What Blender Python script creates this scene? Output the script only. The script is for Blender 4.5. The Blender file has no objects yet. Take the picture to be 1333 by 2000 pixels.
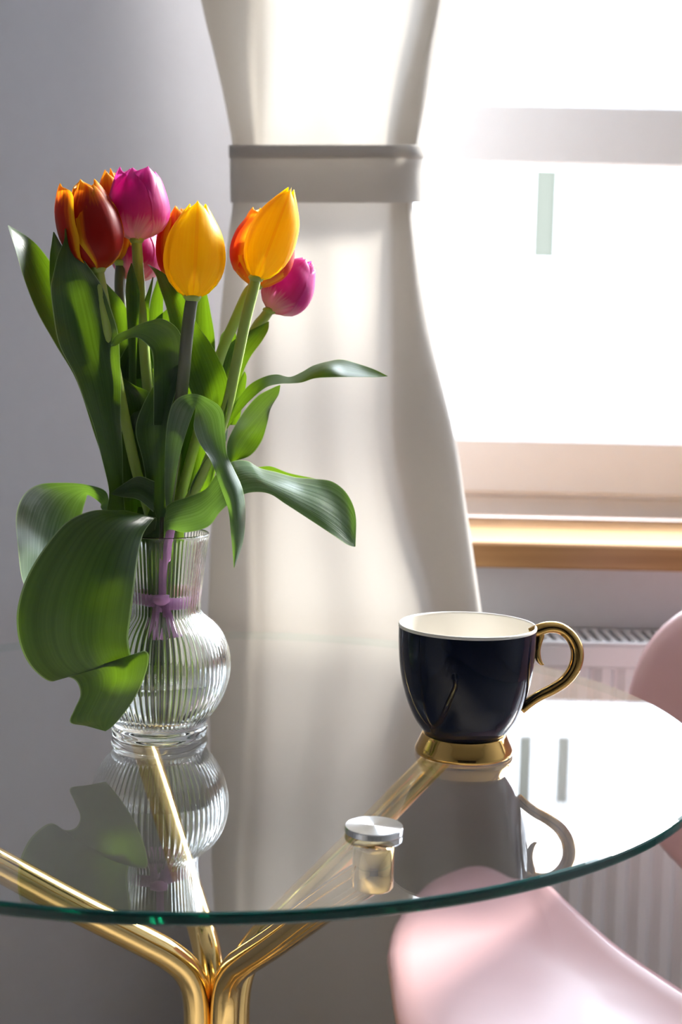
import bpy, math, random
from mathutils import Vector, Matrix, noise
random.seed(4)
C = bpy.context.scene.collection
sc = bpy.context.scene

# ---------------------------------------------------------------- camera, sky, sun, exposure
F = 2700.0
PITCH, ROLL = math.radians(6.25), math.radians(1.24)
CZ = 1.056
fw = Vector((0, math.cos(PITCH), -math.sin(PITCH)))
up0 = Vector((0, math.sin(PITCH), math.cos(PITCH)))
r0 = Vector((1, 0, 0))
cr, sr = math.cos(ROLL), math.sin(ROLL)
cam_r = r0 * cr + up0 * sr
cam_u = up0 * cr - r0 * sr
cam = bpy.data.cameras.new('camera')
cam_o = bpy.data.objects.new('camera', cam)
C.objects.link(cam_o)
M = Matrix.Identity(4)
for i in range(3):
    M[i][0], M[i][1], M[i][2] = cam_r[i], cam_u[i], -fw[i]
M[2][3] = CZ
cam_o.matrix_world = M
cam.sensor_fit = 'VERTICAL'
cam.sensor_height = 36
cam.lens = F / 2000 * 36
cam.clip_start = 0.02
cam.clip_end = 200
cam.dof.use_dof = True
cam.dof.focus_distance = 1.03
cam.dof.aperture_fstop = 6.7
sc.camera = cam_o

world = bpy.data.worlds.new('world')
sc.world = world
world.use_nodes = True
bg = world.node_tree.nodes['Background']
bg.inputs[0].default_value = (0.80, 0.88, 1.0, 1)
bg.inputs[1].default_value = 6.5

sun = bpy.data.lights.new('sun', 'SUN')
sun.energy = 8.5
sun.angle = math.radians(12)         # sun behind thin cloud
sun.color = (1.0, 0.95, 0.89)
sun_o = bpy.data.objects.new('sun', sun)
C.objects.link(sun_o)
SUN_AZ, SUN_EL = math.radians(44), math.radians(33)
sd = Vector((math.sin(SUN_AZ) * math.cos(SUN_EL), math.cos(SUN_AZ) * math.cos(SUN_EL), math.sin(SUN_EL)))
sun_o.rotation_euler = sd.to_track_quat('Z', 'Y').to_euler()
sun_o.location = (3, 5, 5)

portal = bpy.data.lights.new('window_portal', 'AREA')
portal.shape = 'RECTANGLE'
portal.size, portal.size_y = 2.2, 1.62
portal.cycles.is_portal = True
po = bpy.data.objects.new('window_portal', portal)
C.objects.link(po)
po.location = (1.0, 2.16, 1.60)
po.rotation_euler = (math.radians(-90), 0, 0)

vs = sc.view_settings
vs.view_transform = 'Standard'
vs.look = 'None'
vs.gamma = 1
vs.use_curve_mapping = False
vs.exposure = 1.0
cy = sc.cycles
cy.max_bounces = 14
cy.diffuse_bounces = 5
cy.glossy_bounces = 6
cy.transmission_bounces = 12
cy.transparent_max_bounces = 16
cy.sample_clamp_indirect = 8
cy.blur_glossy = 0.6
cy.use_denoising = True


def at(px, py, Y):
    """photo pixel + distance into the room -> world point"""
    u, v = (px - 666.5) / F, (py - 1000) / F
    uu, vv = cr * u + sr * v, -sr * u + cr * v
    d = Vector((uu, math.cos(PITCH) - vv * math.sin(PITCH), -vv * math.cos(PITCH) - math.sin(PITCH)))
    return Vector((0, 0, CZ)) + d * (Y / d.y)


# ---------------------------------------------------------------- materials
def mat(name):
    m = bpy.data.materials.new(name)
    m.use_nodes = True
    m.node_tree.nodes.clear()
    nt = m.node_tree
    out = nt.nodes.new('ShaderNodeOutputMaterial')
    return m, nt, out


def N(nt, kind, **kw):
    n = nt.nodes.new('ShaderNode' + kind)
    for k, v in kw.items():
        if k in n.inputs:
            n.inputs[k].default_value = v
        else:
            setattr(n, k, v)
    return n


def L(nt, a, b):
    nt.links.new(a, b)


def rgba(c):
    return (c[0], c[1], c[2], 1)


def simple(name, col, rough=0.5, metal=0.0, noise_scale=0, noise_amt=0.0, bump=0.0, spec=0.5, coat=0.0):
    m, nt, out = mat(name)
    p = N(nt, 'BsdfPrincipled', Roughness=rough, Metallic=metal)
    p.inputs['Specular IOR Level'].default_value = spec
    p.inputs['Coat Weight'].default_value = coat
    p.inputs['Coat Roughness'].default_value = 0.04
    p.inputs['Base Color'].default_value = rgba(col)
    if noise_scale:
        tc = N(nt, 'TexCoord')
        nz = N(nt, 'TexNoise', Scale=noise_scale, Detail=4.0)
        L(nt, tc.outputs['Object'], nz.inputs['Vector'])
        mx = N(nt, 'MixRGB', blend_type='MULTIPLY')
        mx.inputs[0].default_value = noise_amt
        mx.inputs[1].default_value = rgba(col)
        L(nt, nz.outputs['Fac'], mx.inputs[2])
        L(nt, mx.outputs[0], p.inputs['Base Color'])
        if bump:
            b = N(nt, 'Bump', Strength=bump, Distance=0.002)
            L(nt, nz.outputs['Fac'], b.inputs['Height'])
            L(nt, b.outputs[0], p.inputs['Normal'])
    L(nt, p.outputs[0], out.inputs[0])
    return m


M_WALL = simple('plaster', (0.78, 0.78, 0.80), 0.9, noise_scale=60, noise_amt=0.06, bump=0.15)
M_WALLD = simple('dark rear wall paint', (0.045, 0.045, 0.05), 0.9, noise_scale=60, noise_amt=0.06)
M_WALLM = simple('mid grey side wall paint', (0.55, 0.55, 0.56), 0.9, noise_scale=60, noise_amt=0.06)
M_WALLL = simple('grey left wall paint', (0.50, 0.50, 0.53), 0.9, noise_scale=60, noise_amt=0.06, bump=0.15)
M_CEIL = simple('ceiling paint', (0.6, 0.6, 0.6), 0.9)
M_FLOOR = simple('floor boards', (0.50, 0.46, 0.42), 0.5, noise_scale=8, noise_amt=0.2)
M_FRAME = simple('white window lacquer', (0.93, 0.93, 0.95), 0.35, noise_scale=30, noise_amt=0.04)
M_RAD = simple('radiator enamel', (0.82, 0.82, 0.84), 0.3, noise_scale=30, noise_amt=0.03)
M_GOLD = simple('polished brass', (0.93, 0.66, 0.27), 0.07, 1.0)
M_GOLDCUP = simple('gold glaze', (0.62, 0.38, 0.12), 0.09, 1.0)
M_NAVY = simple('navy glaze', (0.002, 0.0045, 0.017), 0.06, spec=0.3)
M_CREAM = simple('cream glaze', (0.76, 0.73, 0.67), 0.25, coat=0.4)
M_PINK = simple('pink shell', (0.82, 0.51, 0.52), 0.32, noise_scale=40, noise_amt=0.04, coat=1.0)
M_PINK.node_tree.nodes['Principled BSDF'].inputs['Coat Roughness'].default_value = 0.3
M_CHROME = simple('satin steel', (0.75, 0.76, 0.78), 0.12, 1.0)
M_STEELLEG = simple('chair leg metal', (0.7, 0.55, 0.3), 0.2, 1.0)
M_FACADE = simple('facade render', (0.84, 0.83, 0.82), 0.9, noise_scale=2, noise_amt=0.06)
M_FACADEWIN = simple('facade window frame', (0.8, 0.8, 0.8), 0.6)
M_DARKPANE = simple('far window pane', (0.088, 0.090, 0.072), 0.5, spec=0.05)
M_PALEPANE = simple('far window pane with blind', (0.5, 0.52, 0.54), 0.5)
M_STREET = simple('street', (0.55, 0.54, 0.52), 0.9, noise_scale=1, noise_amt=0.1)


def oak():
    m, nt, out = mat('oiled oak')
    p = N(nt, 'BsdfPrincipled', Roughness=0.35)
    tc = N(nt, 'TexCoord')
    mp = N(nt, 'Mapping')
    mp.inputs['Scale'].default_value = (1.2, 26, 26)
    nz = N(nt, 'TexNoise', Scale=3.0, Detail=6.0)
    cr_ = N(nt, 'ValToRGB')
    cr_.color_ramp.elements[0].position = 0.3
    cr_.color_ramp.elements[0].color = (0.36, 0.18, 0.07, 1)
    cr_.color_ramp.elements[1].position = 0.7
    cr_.color_ramp.elements[1].color = (0.55, 0.31, 0.13, 1)
    L(nt, tc.outputs['Object'], mp.inputs[0])
    L(nt, mp.outputs[0], nz.inputs['Vector'])
    L(nt, nz.outputs['Fac'], cr_.inputs[0])
    L(nt, cr_.outputs[0], p.inputs['Base Color'])
    L(nt, p.outputs[0], out.inputs[0])
    return m


M_OAK = oak()


def brushed():
    m, nt, out = mat('radially brushed steel')
    p = N(nt, 'BsdfPrincipled', Roughness=0.28, Metallic=1.0)
    p.inputs['Base Color'].default_value = (0.80, 0.82, 0.83, 1)
    p.inputs['Anisotropic'].default_value = 0.95
    p.inputs['Anisotropic Rotation'].default_value = 0.25
    t = N(nt, 'Tangent', direction_type='RADIAL', axis='Z')
    L(nt, t.outputs[0], p.inputs['Tangent'])
    L(nt, p.outputs[0], out.inputs[0])
    return m


M_BRUSHED = brushed()


def ramp(nt, fac, stops, interp='LINEAR'):
    r = N(nt, 'ValToRGB')
    e = r.color_ramp.elements
    r.color_ramp.interpolation = interp
    while len(e) > 1:
        e.remove(e[0])
    e[0].position, e[0].color = stops[0][0], rgba(stops[0][1])
    for p_, c_ in stops[1:]:
        n = e.new(p_)
        n.color = rgba(c_)
    L(nt, fac, r.inputs[0])
    return r


def math_node(nt, op, a, b=None):
    n = N(nt, 'Math', operation=op)
    for i, x in enumerate((a, b)):
        if x is None:
            continue
        if isinstance(x, (int, float)):
            n.inputs[i].default_value = x
        else:
            L(nt, x, n.inputs[i])
    return n.outputs[0]


def thin_glass(name, tint, rough=0.0, ior=1.5, both=False):
    """clear sheet: Fresnel reflection over straight transmission (the offset of a thin sheet is nil)"""
    m, nt, out = mat(name)
    geo = N(nt, 'NewGeometry')
    mi = N(nt, 'Mix')
    mi.inputs[2].default_value = ior
    mi.inputs[3].default_value = 1 / ior
    L(nt, geo.outputs['Backfacing'], mi.inputs[0])
    fr = N(nt, 'Fresnel')
    L(nt, mi.outputs[0], fr.inputs['IOR'])
    tr = N(nt, 'BsdfTransparent')
    tr.inputs[0].default_value = rgba(tint)
    gl = N(nt, 'BsdfGlossy', Roughness=rough)
    gl.inputs[0].default_value = (1, 1, 1, 1)
    mx = N(nt, 'MixShader')
    f = fr.outputs[0]
    if both:                                   # 2R/(1+R): the two faces of the sheet together
        f = math_node(nt, 'DIVIDE', math_node(nt, 'MULTIPLY', f, 2.0), math_node(nt, 'ADD', f, 1.0))
    L(nt, f, mx.inputs[0])
    L(nt, tr.outputs[0], mx.inputs[1])
    L(nt, gl.outputs[0], mx.inputs[2])
    L(nt, mx.outputs[0], out.inputs[0])
    return m


M_TOP = thin_glass('table glass', (0.96, 0.985, 0.975), both=True)


def clear():
    m, nt, out = mat('clear underside')
    t = N(nt, 'BsdfTransparent')
    t.inputs[0].default_value = (1, 1, 1, 1)
    L(nt, t.outputs[0], out.inputs[0])
    return m


M_UNDER = clear()
M_PANE = thin_glass('window glass', (0.985, 0.99, 0.99))


def edge_glass():
    """polished rim of the pane: dark bottle green seen from outside, clear where one looks out through it from within the glass"""
    m, nt, out = mat('green glass edge')
    p = N(nt, 'BsdfPrincipled', Roughness=0.06)
    p.inputs['Base Color'].default_value = (0.0, 0.036, 0.034, 1)
    p.inputs['Transmission Weight'].default_value = 0.2
    p.inputs['Coat Weight'].default_value = 0.4
    p.inputs['Coat Roughness'].default_value = 0.08
    t = N(nt, 'BsdfTransparent')
    t.inputs[0].default_value = (0.80, 0.90, 0.87, 1)
    g = N(nt, 'NewGeometry')
    mx = N(nt, 'MixShader')
    L(nt, g.outputs['Backfacing'], mx.inputs[0])
    L(nt, p.outputs[0], mx.inputs[1])
    L(nt, t.outputs[0], mx.inputs[2])
    L(nt, mx.outputs[0], out.inputs[0])
    return m


M_EDGE = edge_glass()


def real_glass(name, col, ior, rough=0.0):
    m, nt, out = mat(name)
    g = N(nt, 'BsdfGlass', IOR=ior, Roughness=rough)
    g.inputs[0].default_value = rgba(col)
    L(nt, g.outputs[0], out.inputs[0])
    return m


M_VASE = real_glass('vase glass', (0.985, 0.995, 0.99), 1.5)
M_WATER = real_glass('water', (0.98, 0.99, 1.0), 1.33)


def uv_streaks(nt, sx, sy, detail=3.0):
    """returns (|u| 0 middle..1 edge, t 0 base..1 tip, streak noise running along the length)"""
    uv = N(nt, 'UVMap')
    sep = N(nt, 'SeparateXYZ')
    L(nt, uv.outputs[0], sep.inputs[0])
    a = math_node(nt, 'ABSOLUTE', math_node(nt, 'SUBTRACT', math_node(nt, 'MULTIPLY', sep.outputs[0], 2.0), 1.0))
    oi = N(nt, 'ObjectInfo')
    mp = N(nt, 'Mapping')
    mp.inputs['Scale'].default_value = (sx, sy, 1)
    L(nt, uv.outputs[0], mp.inputs[0])
    nz = N(nt, 'TexNoise', Scale=1.0, Detail=detail, noise_dimensions='4D')
    L(nt, mp.outputs[0], nz.inputs['Vector'])
    L(nt, math_node(nt, 'MULTIPLY', oi.outputs['Random'], 40.0), nz.inputs['W'])
    return a, sep.outputs[1], nz.outputs['Fac']


def mixc(nt, fac, a, b, mode='MIX'):
    m = N(nt, 'MixRGB', blend_type=mode)
    for i, x in enumerate((fac, a, b)):
        if isinstance(x, tuple):
            m.inputs[i].default_value = rgba(x)
        elif isinstance(x, (int, float)):
            m.inputs[i].default_value = x
        else:
            L(nt, x, m.inputs[i])
    return m.outputs[0]


def finish_thin(nt, out, col_d, col_t, trans, rough, bump_src, bump, spec=0.5, coat=0.0):
    p = N(nt, 'BsdfPrincipled', Roughness=rough)
    p.inputs['Specular IOR Level'].default_value = spec
    L(nt, col_d, p.inputs['Base Color'])
    t = N(nt, 'BsdfTranslucent')
    L(nt, col_t, t.inputs[0])
    if bump:
        b = N(nt, 'Bump', Strength=bump, Distance=0.0006)
        L(nt, bump_src, b.inputs['Height'])
        L(nt, b.outputs[0], p.inputs['Normal'])
    mx = N(nt, 'MixShader')
    mx.inputs[0].default_value = trans
    L(nt, p.outputs[0], mx.inputs[1])
    L(nt, t.outputs[0], mx.inputs[2])
    L(nt, mx.outputs[0], out.inputs[0])


def leaf_mat(name, dark, mid, trans_col, gloss_rough, tr=0.30):
    m, nt, out = mat(name)
    a, t, nz = uv_streaks(nt, 34, 1.1, 4.0)
    r = ramp(nt, nz, [(0.3, dark), (0.68, mid)])
    e = math_node(nt, 'GREATER_THAN', a, 0.965)
    col = mixc(nt, e, r.outputs[0], (0.32, 0.42, 0.22))
    rt = ramp(nt, nz, [(0.25, tuple(c * 0.75 for c in trans_col)), (0.7, trans_col)])
    finish_thin(nt, out, col, rt.outputs[0], tr, gloss_rough, nz, 0.35, 0.5)
    return m


M_LEAF = leaf_mat('tulip leaf', (0.018, 0.040, 0.022), (0.042, 0.078, 0.043), (0.21, 0.40, 0.006), 0.34, 0.25)
M_LEAFP = leaf_mat('tulip leaf pale', (0.035, 0.075, 0.045), (0.15, 0.21, 0.15), (0.20, 0.40, 0.03), 0.28, 0.2)


def petal_mat(name, kind):
    m, nt, out = mat(name)
    a, t, nz = uv_streaks(nt, 22, 1.4, 3.0)
    if kind == 'yellow':
        base = ramp(nt, nz, [(0.3, (0.92, 0.62, 0.006)), (0.7, (0.97, 0.76, 0.018))]).outputs[0]
        mid = math_node(nt, 'MULTIPLY', math_node(nt, 'LESS_THAN', a, 0.05), 0.5)
        col = mixc(nt, mid, base, (0.85, 0.30, 0.01))
        tcol = mixc(nt, 0.35, (1.0, 0.86, 0.01), col)
    elif kind == 'pink':
        along = math_node(nt, 'ADD', t, math_node(nt, 'MULTIPLY', math_node(nt, 'SUBTRACT', nz, 0.5), 0.35))
        col = ramp(nt, along, [(0.0, (0.80, 0.66, 0.42)), (0.14, (0.82, 0.50, 0.60)), (0.34, (0.66, 0.06, 0.33)), (0.8, (0.62, 0.02, 0.32)), (1.0, (0.72, 0.12, 0.48))]).outputs[0]
        tcol = mixc(nt, 0.15, col, (0.95, 0.1, 0.6))
    else:
        # red flame up the middle, yellow margin, yellow base
        k = math_node(nt, 'MAXIMUM', a, math_node(nt, 'MULTIPLY', math_node(nt, 'SUBTRACT', t, 0.10), 1.02))
        k2 = math_node(nt, 'ADD', k, math_node(nt, 'MULTIPLY', math_node(nt, 'SUBTRACT', nz, 0.5), 0.35))
        lo, hi = (0.66, 0.92) if kind == 'red' else (0.55, 0.88)
        red = (0.36, 0.012, 0.010) if kind == 'red' else (0.62, 0.04, 0.006)
        top = ramp(nt, k2, [(lo, red), ((lo + hi) / 2, (0.75, 0.16, 0.005)), (hi, (0.92, 0.52, 0.01))]).outputs[0]
        bs = ramp(nt, t, [(0.0, (1, 1, 1)), (0.10 if kind == 'red' else 0.26, (0, 0, 0))]).outputs[0]
        col = mixc(nt, bs, top, (0.82, 0.52, 0.03) if kind != 'red' else (0.5, 0.12, 0.04))
        tcol = mixc(nt, 0.2, col, (0.95, 0.2, 0.01))
    finish_thin(nt, out, col, tcol, 0.62 if kind == 'yellow' else 0.5, 0.42, nz, 0.25, 0.3)
    return m


M_PET = {k: petal_mat(k + ' petal', k) for k in ('yellow', 'pink', 'red', 'orange')}


def stem_mat(name, c):
    m, nt, out = mat(name)
    p = N(nt, 'BsdfPrincipled', Roughness=0.42)
    p.inputs['Base Color'].default_value = rgba(c)
    p.inputs['Subsurface Weight'].default_value = 0.8
    p.inputs['Subsurface Scale'].default_value = 0.004
    p.inputs['Subsurface Radius'].default_value = (0.8, 1.0, 0.3)
    L(nt, p.outputs[0], out.inputs[0])
    return m


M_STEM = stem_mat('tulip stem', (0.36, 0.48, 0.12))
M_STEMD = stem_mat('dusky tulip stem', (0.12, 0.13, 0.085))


def curtain_mat(name, refl, trans, f):
    m, nt, out = mat(name)
    d = N(nt, 'BsdfDiffuse')
    t = N(nt, 'BsdfTranslucent')
    tc = N(nt, 'TexCoord')
    mp = N(nt, 'Mapping')
    mp.inputs['Scale'].default_value = (900, 900, 900)
    nz = N(nt, 'TexNoise', Scale=1.0, Detail=1.0)
    L(nt, tc.outputs['Object'], mp.inputs[0])
    L(nt, mp.outputs[0], nz.inputs['Vector'])
    c1 = mixc(nt, 0.12, refl, nz.outputs['Fac'], 'MULTIPLY')
    L(nt, c1, d.inputs[0])
    t.inputs[0].default_value = rgba(trans)
    mx = N(nt, 'MixShader')
    mx.inputs[0].default_value = f
    L(nt, d.outputs[0], mx.inputs[1])
    L(nt, t.outputs[0], mx.inputs[2])
    L(nt, mx.outputs[0], out.inputs[0])
    return m


M_CURT = curtain_mat('curtain linen', (0.78, 0.75, 0.71), (0.42, 0.395, 0.355), 0.45)


def ribbon_mat():
    m, nt, out = mat('pink ribbon')
    p = N(nt, 'BsdfPrincipled', Roughness=0.4)
    p.inputs['Base Color'].default_value = (0.78, 0.36, 0.74, 1)
    L(nt, p.outputs[0], out.inputs[0])
    return m


M_RIBBON = ribbon_mat()


# ---------------------------------------------------------------- builders
def thing(name, label, cat, loc=(0, 0, 0), group=None):
    o = bpy.data.objects.new(name, None)
    o.empty_display_size = 0.05
    C.objects.link(o)
    o.location = loc
    o['label'], o['category'] = label, cat
    if group:
        o['group'] = group
    return o


ORIG = {}


def origin(o):
    p = Vector((0, 0, 0))
    while o is not None:
        p = p + Vector(o.location)
        o = o.parent
    return p


def obj(name, V, Fc, m, parent=None, smooth=True, uvs=None, loc=None, mats=None, fm=None):
    """V are world points; the object sits at loc (or the parent's base) and stores them relative to it"""
    base = origin(parent) if parent else Vector((0, 0, 0))
    o_loc = Vector(loc) if loc is not None else base
    me = bpy.data.meshes.new(name)
    me.from_pydata([tuple(Vector(v) - o_loc) for v in V], [], Fc)
    me.materials.append(m)
    for mm in mats or []:
        me.materials.append(mm)
    if fm:
        me.polygons.foreach_set('material_index', fm)
    if uvs:
        ul = me.uv_layers.new(name='UVMap')
        for lp in me.loops:
            ul.data[lp.index].uv = uvs[lp.vertex_index]
    if smooth:
        me.polygons.foreach_set('use_smooth', [True] * len(me.polygons))
    me.update()
    o = bpy.data.objects.new(name, me)
    C.objects.link(o)
    if parent:
        o.parent = parent
        o.location = o_loc - base
    else:
        o.location = o_loc
    return o


def struct(o):
    o['kind'] = 'structure'
    return o


def box(x0, x1, y0, y1, z0, z1, b=0.0):
    if b <= 0:
        V = [(x, y, z) for z in (z0, z1) for x, y in ((x0, y0), (x1, y0), (x1, y1), (x0, y1))]
        return V, [(3, 2, 1, 0), (4, 5, 6, 7), (0, 1, 5, 4), (1, 2, 6, 5), (2, 3, 7, 6), (3, 0, 4, 7)]
    # bevelled box: 24 vertices
    V, idx = [], {}
    for sx in (0, 1):
        for sy in (0, 1):
            for sz in (0, 1):
                X, Y, Z = (x0, x1)[sx], (y0, y1)[sy], (z0, z1)[sz]
                dx, dy, dz = (b, -b)[sx], (b, -b)[sy], (b, -b)[sz]
                for a, p in enumerate(((X, Y + dy, Z + dz), (X + dx, Y, Z + dz), (X + dx, Y + dy, Z))):
                    idx[(sx, sy, sz, a)] = len(V)
                    V.append(p)
    Fc = []

    def face(l):
        c = [Vector(V[i]) for i in l]
        cen = Vector(((x0 + x1) / 2, (y0 + y1) / 2, (z0 + z1) / 2))
        n = (c[1] - c[0]).cross(c[2] - c[1])
        mid = sum(c, Vector()) / len(c)
        Fc.append(tuple(l) if n.dot(mid - cen) > 0 else tuple(reversed(l)))
    for s in (0, 1):
        face([idx[(s, 0, 0, 0)], idx[(s, 1, 0, 0)], idx[(s, 1, 1, 0)], idx[(s, 0, 1, 0)]])
        face([idx[(0, s, 0, 1)], idx[(1, s, 0, 1)], idx[(1, s, 1, 1)], idx[(0, s, 1, 1)]])
        face([idx[(0, 0, s, 2)], idx[(1, 0, s, 2)], idx[(1, 1, s, 2)], idx[(0, 1, s, 2)]])
        for t in (0, 1):
            face([idx[(s, t, 0, 0)], idx[(s, t, 1, 0)], idx[(s, t, 1, 1)], idx[(s, t, 0, 1)]])
            face([idx[(s, 0, t, 0)], idx[(s, 1, t, 0)], idx[(s, 1, t, 2)], idx[(s, 0, t, 2)]])
            face([idx[(0, s, t, 1)], idx[(1, s, t, 1)], idx[(1, s, t, 2)], idx[(0, s, t, 2)]])
            for q in (0, 1):
                face([idx[(s, t, q, 0)], idx[(s, t, q, 1)], idx[(s, t, q, 2)]])
    return V, Fc


def join(*parts):
    V, Fc = [], []
    for v, f in parts:
        n = len(V)
        V += list(v)
        Fc += [tuple(i + n for i in q) for q in f]
    return V, Fc


def lathe(prof, seg, cx=0, cy=0, cz=0, ribs=0, amp=0.0, ampf=None, closed=False):
    """prof: (r, z) bottom..top on the outside; r<=1e-6 makes a pole"""
    V, Fc, rows = [], [], []
    for k, (r, z) in enumerate(prof):
        if r < 1e-6:
            rows.append([len(V)])
            V.append((cx, cy, cz + z))
        else:
            row = []
            for i in range(seg):
                a = 2 * math.pi * i / seg
                rr = r
                if ribs and (ampf is None or ampf[k]):
                    w = 1.0 if ampf is None else ampf[k]
                    rr = r - amp * w * (1 - abs(math.sin(a * ribs / 2)))
                row.append(len(V))
                V.append((cx + rr * math.cos(a), cy + rr * math.sin(a), cz + z))
            rows.append(row)
    pairs = list(zip(rows, rows[1:]))
    if closed:
        pairs.append((rows[-1], rows[0]))
    for a, b in pairs:
        for i in range(seg):
            j = (i + 1) % seg
            if len(a) == 1 and len(b) == 1:
                continue
            if len(a) == 1:
                Fc.append((a[0], b[j], b[i]))
            elif len(b) == 1:
                Fc.append((a[i], a[j], b[0]))
            else:
                Fc.append((a[i], a[j], b[j], b[i]))
    return V, Fc


def spline(pts, n):
    """Catmull-Rom through tuples of floats, n samples per span"""
    P = [tuple(p) for p in pts]
    dim = len(P[0])
    ext = [tuple(2 * P[0][d] - P[1][d] for d in range(dim))] + P + [tuple(2 * P[-1][d] - P[-2][d] for d in range(dim))]
    out = []
    for i in range(1, len(ext) - 2):
        p0, p1, p2, p3 = ext[i - 1:i + 3]
        for s in range(n):
            t = s / n
            out.append(tuple(0.5 * (2 * p1[d] + (p2[d] - p0[d]) * t + (2 * p0[d] - 5 * p1[d] + 4 * p2[d] - p3[d]) * t * t
                                    + (3 * p1[d] - p0[d] - 3 * p2[d] + p3[d]) * t ** 3) for d in range(dim)))
    out.append(P[-1])
    return out


def tube(pts, rad, seg=14, n=6, caps=True, squash=None):
    """pts world points, rad a number or list per point"""
    if isinstance(rad, (int, float)):
        rad = [rad] * len(pts)
    S = spline([tuple(p) + (r,) for p, r in zip(pts, rad)], n)
    P = [Vector(s[:3]) for s in S]
    R = [s[3] for s in S]
    V, Fc = [], []
    t0 = (P[1] - P[0]).normalized()
    ref = Vector((0, 0, 1)) if abs(t0.z) < 0.9 else Vector((1, 0, 0))
    nrm = (ref - t0 * ref.dot(t0)).normalized()
    for i, p in enumerate(P):
        t = (P[min(i + 1, len(P) - 1)] - P[max(i - 1, 0)]).normalized()
        nrm = (nrm - t * nrm.dot(t)).normalized()
        b = t.cross(nrm)
        for k in range(seg):
            a = 2 * math.pi * k / seg
            V.append(p + (nrm * math.cos(a) + b * math.sin(a)) * R[i])
    for i in range(len(P) - 1):
        for k in range(seg):
            j = (k + 1) % seg
            Fc.append((i * seg + k, i * seg + j, (i + 1) * seg + j, (i + 1) * seg + k))
    if caps:
        Fc.append(tuple(reversed(range(seg))))
        Fc.append(tuple(range((len(P) - 1) * seg, len(P) * seg)))
    return V, Fc


VY = 1.101   # depth of the vase axis
VX = -0.144


def leaf_mesh(stations, across=10, n=6, wave=0.0):
    """stations base..tip: (A, B) or (A, M, B); each point (px, py, d) with d = depth from the vase axis in metres.
    A two-point station may add a bulge: (A, B, b)"""
    rows = []
    for st in stations:
        if len(st) == 3 and isinstance(st[2], (int, float)):
            A, B, b = st
            Mp = ((A[0] + B[0]) / 2, (A[1] + B[1]) / 2, (A[2] + B[2]) / 2 + b)
        elif len(st) == 2:
            A, B = st
            w = math.hypot(A[0] - B[0], A[1] - B[1]) * 0.00041
            Mp = ((A[0] + B[0]) / 2, (A[1] + B[1]) / 2, (A[2] + B[2]) / 2 + 0.16 * w)
        else:
            A, Mp, B = st
        rows.append(tuple(A) + tuple(Mp) + tuple(B))
    S = spline(rows, n)
    V, Fc, U = [], [], []
    W = across + 1
    for i, s in enumerate(S):
        a, m_, b = (Vector(at(s[k], s[k + 1], VY + s[k + 2])) for k in (0, 3, 6))
        for k in range(W):
            u = k / across
            # quadratic through a, m, b
            p = a * (1 - u) * (1 - 2 * u) + m_ * 4 * u * (1 - u) + b * u * (2 * u - 1)
            if wave:
                p = p + Vector((0, wave * math.sin(i * 0.55 + 2.2 * u) * (abs(2 * u - 1) ** 2), 0))
            V.append(p)
            U.append((u, i / (len(S) - 1)))
    for i in range(len(S) - 1):
        for k in range(across):
            q = i * W + k
            Fc.append((q, q + 1, q + W + 1, q + W))
    return V, Fc, U


def u_gain(t, rp):
    return 1.0 if t < .5 else min(1 / max(rp(t), .3), 2.6)


def petal_mesh(base, axis, side, Lh, R, phi, open_, inner, wid, seed, tip_curl=0.0, lengthen=1.0, close=0.2, pw=3.0):
    axis = axis.normalized()
    s = (side - axis * side.dot(axis)).normalized()
    b = axis.cross(s)
    T, W = 20, 12
    V, Fc, U = [], [], []
    rnd = random.Random(seed)
    j1, j2 = rnd.uniform(-1, 1), rnd.uniform(-1, 1)
    c_ = close
    prof = spline([(0.0, 0.10), (0.06, 0.46), (0.16, 0.78), (0.32, 0.98), (0.5, 1.0), (0.7, 0.90 - .06 * (1 - c_)), (0.88, 0.42 + .55 * c_), (0.96, 0.20 + .7 * c_), (1.0, 0.06 + .8 * c_)], 4)

    def rprof(t):
        for (t0, r0_), (t1, r1_) in zip(prof, prof[1:]):
            if t0 <= t <= t1:
                return r0_ + (r1_ - r0_) * (t - t0) / max(1e-6, t1 - t0)
        return prof[-1][1]
    for i in range(T + 1):
        t = 1 - (1 - i / T) ** 1.7
        r = R * rprof(t) * (0.9 if inner else 1.0)
        r += R * open_ * t * t
        half = math.radians(wid) * (0.55 + 0.45 * min(1, t / 0.35)) * max(0.0, 1 - max(0.0, (t - 0.35) / 0.65) ** pw) ** 0.52
        if t == 1:
            half = math.radians(4)
        for k in range(W + 1):
            u = 2 * k / W - 1
            a = phi + min(half * u_gain(t, rprof), 1.75) * u * (R * rprof(t) / max(r, 1e-5)) ** 0.5 + 0.04 * j1 * t
            rr = r * (1 + 0.035 * math.cos(math.pi * u) + 0.05 * u * u * t) + 0.0006 * (1 - min(1, abs(u) * 4)) * (1 if t > .1 else 0)
            z = Lh * lengthen * (t - (0.02 + 0.05 * t ** 4) * u * u + (0.012 * j2 * u * t) + 0.012 * max(0, 1 - abs(u) * 3) * t ** 8)
            rr += tip_curl * R * max(0, t - 0.85) / 0.15
            p = base + axis * z + (s * math.cos(a) + b * math.sin(a)) * rr
            V.append(p)
            U.append(((u + 1) / 2, t))
    for i in range(T):
        for k in range(W):
            q = i * (W + 1) + k
            Fc.append((q, q + 1, q + W + 2, q + W + 1))
    return V, Fc, U


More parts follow.
